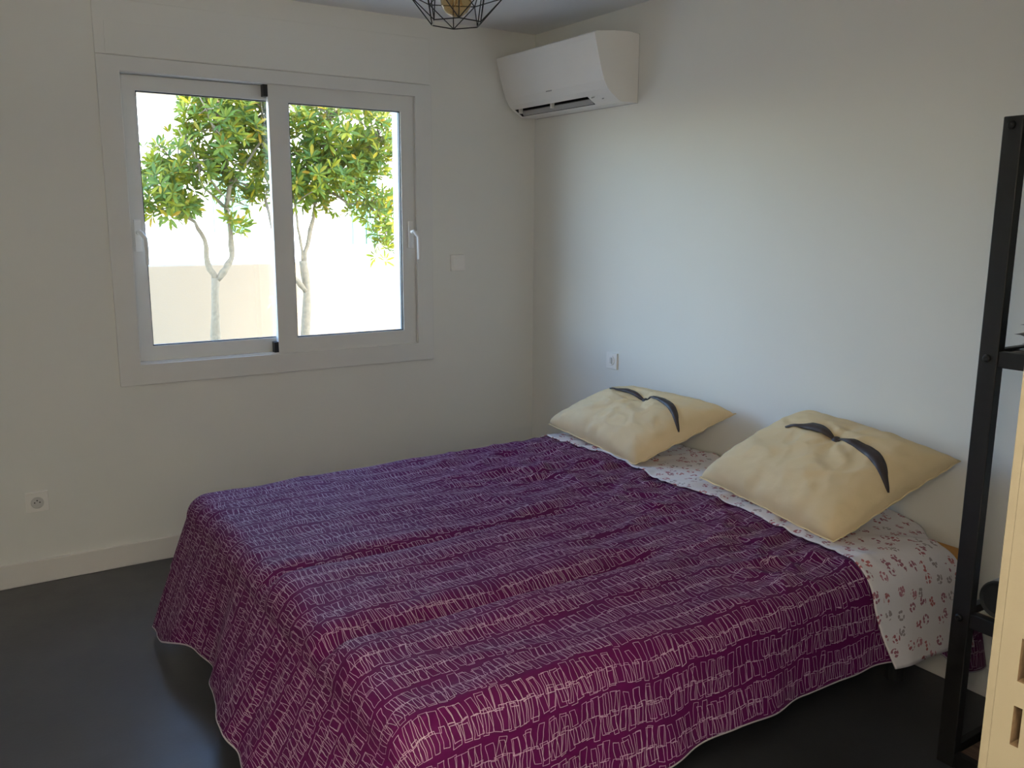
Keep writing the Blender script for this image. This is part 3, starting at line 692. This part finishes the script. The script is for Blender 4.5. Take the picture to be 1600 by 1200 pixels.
# ------------------------------------------------------------------ pillows
def pillow(label, c, puff, seed, loc):
    """c = corners: low-left, low-right, high-right, high-left (seen from the foot)"""
    random.seed(seed)
    A_, B_, C_, D_ = [Vector(q) for q in c]
    nrm = ((B_-A_)+(C_-D_)).cross((D_-A_)+(C_-B_)).normalized()
    if nrm.z < 0: nrm = -nrm
    pl = empty('pillow', loc, label, 'pillow', 'beige square pillows on the bed')
    N = 56
    def P(u, v, side, off=0.0):
        # edges bow slightly inwards between the corners
        cr = 1-0.045*(max(0, u)*max(0, -v))**4
        uu = u*(1-0.030*(1-v*v))*cr; vv = v*(1-0.030*(1-u*u))*cr
        s, t = (uu+1)/2, (vv+1)/2
        base = (A_*(1-s)+B_*s)*(1-t) + (D_*(1-s)+C_*s)*t
        e = max(0, (1-abs(u)**2.8)*(1-abs(v)**2.8)); h = e**0.42
        bu, bv = BTN; qu, qv = u-bu, v-bv
        r = math.hypot(qu, qv); th = math.atan2(qv, qu)
        dim = 0.024*math.exp(-r*r/0.012) + 0.012*math.exp(-r*r/0.12)
        wrk = 0.006*math.sin(th*9+seed)*math.exp(-r*2.6)*min(1, r*6)
        wrk += 0.014*noise.noise(Vector((u*1.7+seed, v*1.7, 3)))
        wrk += 0.011*max(0.0, 1-abs(noise.noise(Vector((u*1.5-v*1.2, v*1.9+u*1.1+seed, 5))))*5)*e + 0.006*max(0.0, 1-abs(noise.noise(Vector((u*4-v*2, v*3.5+u*2+seed*3, 8))))*5)*e
        wrk += 0.008*math.sin(u*17+3*noise.noise(Vector((v*3, u*2, seed))))*math.exp(-((v+0.92)/0.16)**2)
        cor = 0.008*noise.noise(Vector((u*7, v*7, seed)))*(1-e)
        if side > 0: return base + nrm*(h*(puff + wrk) - dim*e + cor + off)
        return base - nrm*(h*puff*0.32 - cor)
    b = B(); front = [[b.verts.new(P(-1+2*i/N, -1+2*j/N, 1)) for i in range(N+1)] for j in range(N+1)]
    back = [[front[j][i] if i in (0, N) or j in (0, N) else b.verts.new(P(-1+2*i/N, -1+2*j/N, -1)) for i in range(N+1)] for j in range(N+1)]
    for g in (front, back):
        for j in range(N):
            for i in range(N):
                b.faces.new((g[j][i], g[j][i+1], g[j+1][i+1], g[j+1][i]))
    obj('pillowcase', b, M['pillow'], pl, smooth=True)
    b = B()
    loop = [P(-1+2*i/N, -1, 1) for i in range(N)] + [P(1, -1+2*i/N, 1) for i in range(N)] + [P(1-2*i/N, 1, 1) for i in range(N)] + [P(-1, 1-2*i/N, 1) for i in range(N+1)]
    tube(b, loop, 0.0028, 5, cap=False); obj('seam', b, M['pillow'], pl, smooth=True)
    # two crescent ribbons meeting at the centre button
    def crescent(p0, p1, bow, wmax):
        b = B(); K = 26; L_ = []; R_ = []
        for k in range(K+1):
            f = k/K; u = p0[0]*(1-f)+p1[0]*f; v = p0[1]*(1-f)+p1[1]*f
            dx, dy = p1[0]-p0[0], p1[1]-p0[1]; ln = math.hypot(dx, dy); nx_, ny_ = -dy/ln, dx/ln
            arch = bow*math.sin(math.pi*f*0.93 + 0.1); w = wmax*math.sin(math.pi*min(1, f**0.8))**0.8 + 0.004
            for lst, off in ((L_, arch+w/2), (R_, arch-w/2)):
                lst.append(P(u+nx_*off, v+ny_*off, 1, 0.0035))
        # cross-section grid following the surface
        va = [b.verts.new(p) for p in L_]; mid = [b.verts.new((p+q)/2 + nrm*0.004) for p, q in zip(L_, R_)]; vb = [b.verts.new(p) for p in R_]
        for k in range(K):
            b.faces.new((va[k], va[k+1], mid[k+1], mid[k])); b.faces.new((mid[k], mid[k+1], vb[k+1], vb[k]))
        o = obj('ribbon', b, M['ribbon'], pl, smooth=True)
        sm = o.modifiers.new('thickness', 'SOLIDIFY'); sm.thickness = 0.003; sm.offset = 1
        o['label'] = 'dark brown crescent ribbon'
    crescent((BTN[0]+0.03, BTN[1]), RIB[seed][0], RIB[seed][1], RIB[seed][2])
    crescent((BTN[0]-0.03, BTN[1]), RIB[seed][3], RIB[seed][4], RIB[seed][5])
    b = B(); lathe(b, [(0.0, -0.004), (0.014, -0.004), (0.016, 0.003), (0.012, 0.009), (0.0, 0.011)], 16)
    q = nrm.to_track_quat('Z', 'Y').to_matrix().to_4x4(); q.translation = P(BTN[0], BTN[1], 1, 0.002)
    bmesh.ops.transform(b, matrix=q, verts=b.verts); o = obj('button', b, M['ribbon'], pl, smooth=True); o['label'] = 'dark brown covered button'
    adopt(pl)
    return pl
BTN = (0.10, 0.34)
RIB = {1: ((0.97, -0.04), 0.16, 0.12, (-0.45, 0.20), -0.10, 0.12), 2: ((0.97, -0.04), 0.16, 0.15, (-0.50, 0.20), -0.10, 0.17)}
pillow('beige square pillow nearest the window, leaning beneath the wall socket',
       [(-0.385, -0.71, 0.565), (-0.425, -1.38, 0.530), (-0.062, -1.565, 0.742), (-0.060, -0.86, 0.715)], 0.115, 1, (-0.25, -1.1, 0.53))
pillow('beige square pillow nearest the black rack, with brown ribbon crescents',
       [(-0.375, -1.69, 0.555), (-0.485, -2.38, 0.530), (-0.070, -2.515, 0.770), (-0.072, -1.92, 0.815)], 0.120, 2, (-0.25, -2.1, 0.53))

# ------------------------------------------------------------------ small orange bedside shelf
sh = empty('bedside_shelf', (-0.05, -2.54, 0.36), 'small orange wooden wall shelf between the bed head and black rack', 'shelf')
b = B(); box(b, -0.095, -0.0125, -2.570, -2.400, 0.446, 0.466); obj('shelf_top', b, M['orange'], sh, bevel=0.003)
b = B(); box(b, -0.088, -0.0125, -2.564, -2.520, 0.36, 0.4458); obj('shelf_box', b, M['orange'], sh, bevel=0.002)
adopt(sh)

# ------------------------------------------------------------------ black rack
rk = empty('shelf_rack', (-0.17, -3.1, 0), 'tall black steel rack with brown shelves standing by the right wall', 'rack')
RX0, RY1, RY0, RT = -0.460, -2.752, -3.50, 1.774
PW, PD = 0.050, 0.032
for x0 in (RX0, -0.045):
    for y1 in (RY1, RY0+PW):
        b = B(); box(b, x0, x0+PD, y1-PW, y1, 0.0, RT); obj('post', b, M['rack'], rk, bevel=0.003)
for z in (1.188, 0.466, RT, 0.045):
    zt = z; zb = z-0.042
    for x0 in (RX0+0.003, -0.042):
        b = B(); box(b, x0, x0+0.024, RY0+PW+0.0002, RY1-PW-0.0002, zb, zt); obj('beam', b, M['rack'], rk, bevel=0.002)
    for y in (RY1-0.030, RY0+0.010):
        b = B(); box(b, RX0+PD+0.0002, -0.0452, y, y+0.020, zb+0.006, zt); obj('end_bar', b, M['rack'], rk, bevel=0.002)
    b = B(); box(b, RX0+PD+0.001, -0.047, RY0+PW, RY1-PW, zb+0.012, zt-0.004); obj('shelf_board', b, M['wood'], rk, bevel=0.002)
for z in (1.167, 0.445, RT-0.022):
    for y in (RY1-0.022,):
        b = B(); lathe(b, [(0.0, 0), (0.011, 0), (0.0095, 0.004), (0.004, 0.0055), (0.0, 0.003)], 16)
        bmesh.ops.transform(b, matrix=Matrix.Translation((RX0-0.0001, y, z)) @ Matrix.Rotation(math.radians(-90), 4, 'Y'), verts=b.verts)
        obj('bolt', b, M['rack'], rk, smooth=True)
adopt(rk)

def garment(name, mat, x0, x1, y0, y1, z0, h, seed, label, cat='clothes', folds=2):
    """folded jersey: stacked soft layers with rounded outer fold"""
    b = B(); nx_, ny_ = 14, 18
    for k in range(folds):
        zz0 = z0 + h*k/folds + 0.0008*k; hh = h/folds*0.96; ins = 0.012*k
        g = {}
        for side in (0, 1):
            for i in range(nx_+1):
                for j in range(ny_+1):
                    u = i/nx_*2-1; v = j/ny_*2-1
                    edge = max(0, (1-abs(u)**5)*(1-abs(v)**5))**0.5
                    w = 0.005*noise.noise(Vector((u*2, v*2, seed+k)))
                    x = (x0+x1)/2 + u*(x1-x0)/2*(1-ins) + 0.010*noise.noise(Vector((v*2, k*3.0, seed)))
                    y = (y0+y1)/2 + v*((y1-y0)/2-ins) + 0.010*noise.noise(Vector((u*2, k*5.0+1, seed)))
                    z = zz0 + hh*0.5 + (0.5 if side else -0.5)*hh*edge + (w if side else 0)*edge
                    g[side, i, j] = g[0, i, j] if side and (i in (0, nx_) or j in (0, ny_)) else b.verts.new((x, y, z))
            for i in range(nx_):
                for j in range(ny_):
                    b.faces.new((g[side, i, j], g[side, i+1, j], g[side, i+1, j+1], g[side, i, j+1]))
    return tag(obj(name, b, mat, smooth=True), label, cat, 'folded clothes on the upper rack shelf')
garment('folded_garment', M['pale_cloth'], -0.415, -0.115, -3.12, -2.822, 1.1850, 0.032, 3, 'pale grey folded garment at the bottom of the stack on the rack')
garment('folded_garment', M['grey_cloth'], -0.413, -0.120, -3.13, -2.812, 1.2195, 0.050, 8, 'dark grey folded garment on top of the stack on the rack', folds=2)

# drum lying on the lower shelf
dr = empty('drum', (-0.2, -2.82, 0.45), 'grey round drum with black end lying on the lower rack shelf', 'drum')
def xdisc(b, prof, n, c): 
    lathe(b, prof, n); bmesh.ops.transform(b, matrix=Matrix.Translation(c) @ Matrix.Rotation(math.radians(90), 4, 'Y'), verts=b.verts)
b = B(); xdisc(b, [(0.050, 0.004), (0.053, 0.012), (0.053, 0.25), (0.049, 0.255)], 36, (-0.424, -2.856, 0.5165)); obj('drum_body', b, M['drum'], dr, smooth=False)
b = B(); xdisc(b, [(0.0, -0.001), (0.040, -0.002), (0.049, -0.006), (0.053, 0.002), (0.0505, 0.0115)], 36, (-0.424, -2.856, 0.5165)); obj('end_cap', b, M['black'], dr, smooth=False)
adopt(dr)
b = B(); box(b, -0.42, -0.12, -2.96, -2.806, 0.4622, 0.4632); tag(obj('shelf_reflection_sheet', b, M['reflection']), 'pale sheet standing for light reflected on the lower rack shelf under the drum', 'reflection')  # light reflected by the shelf board, painted as a thin pale sheet
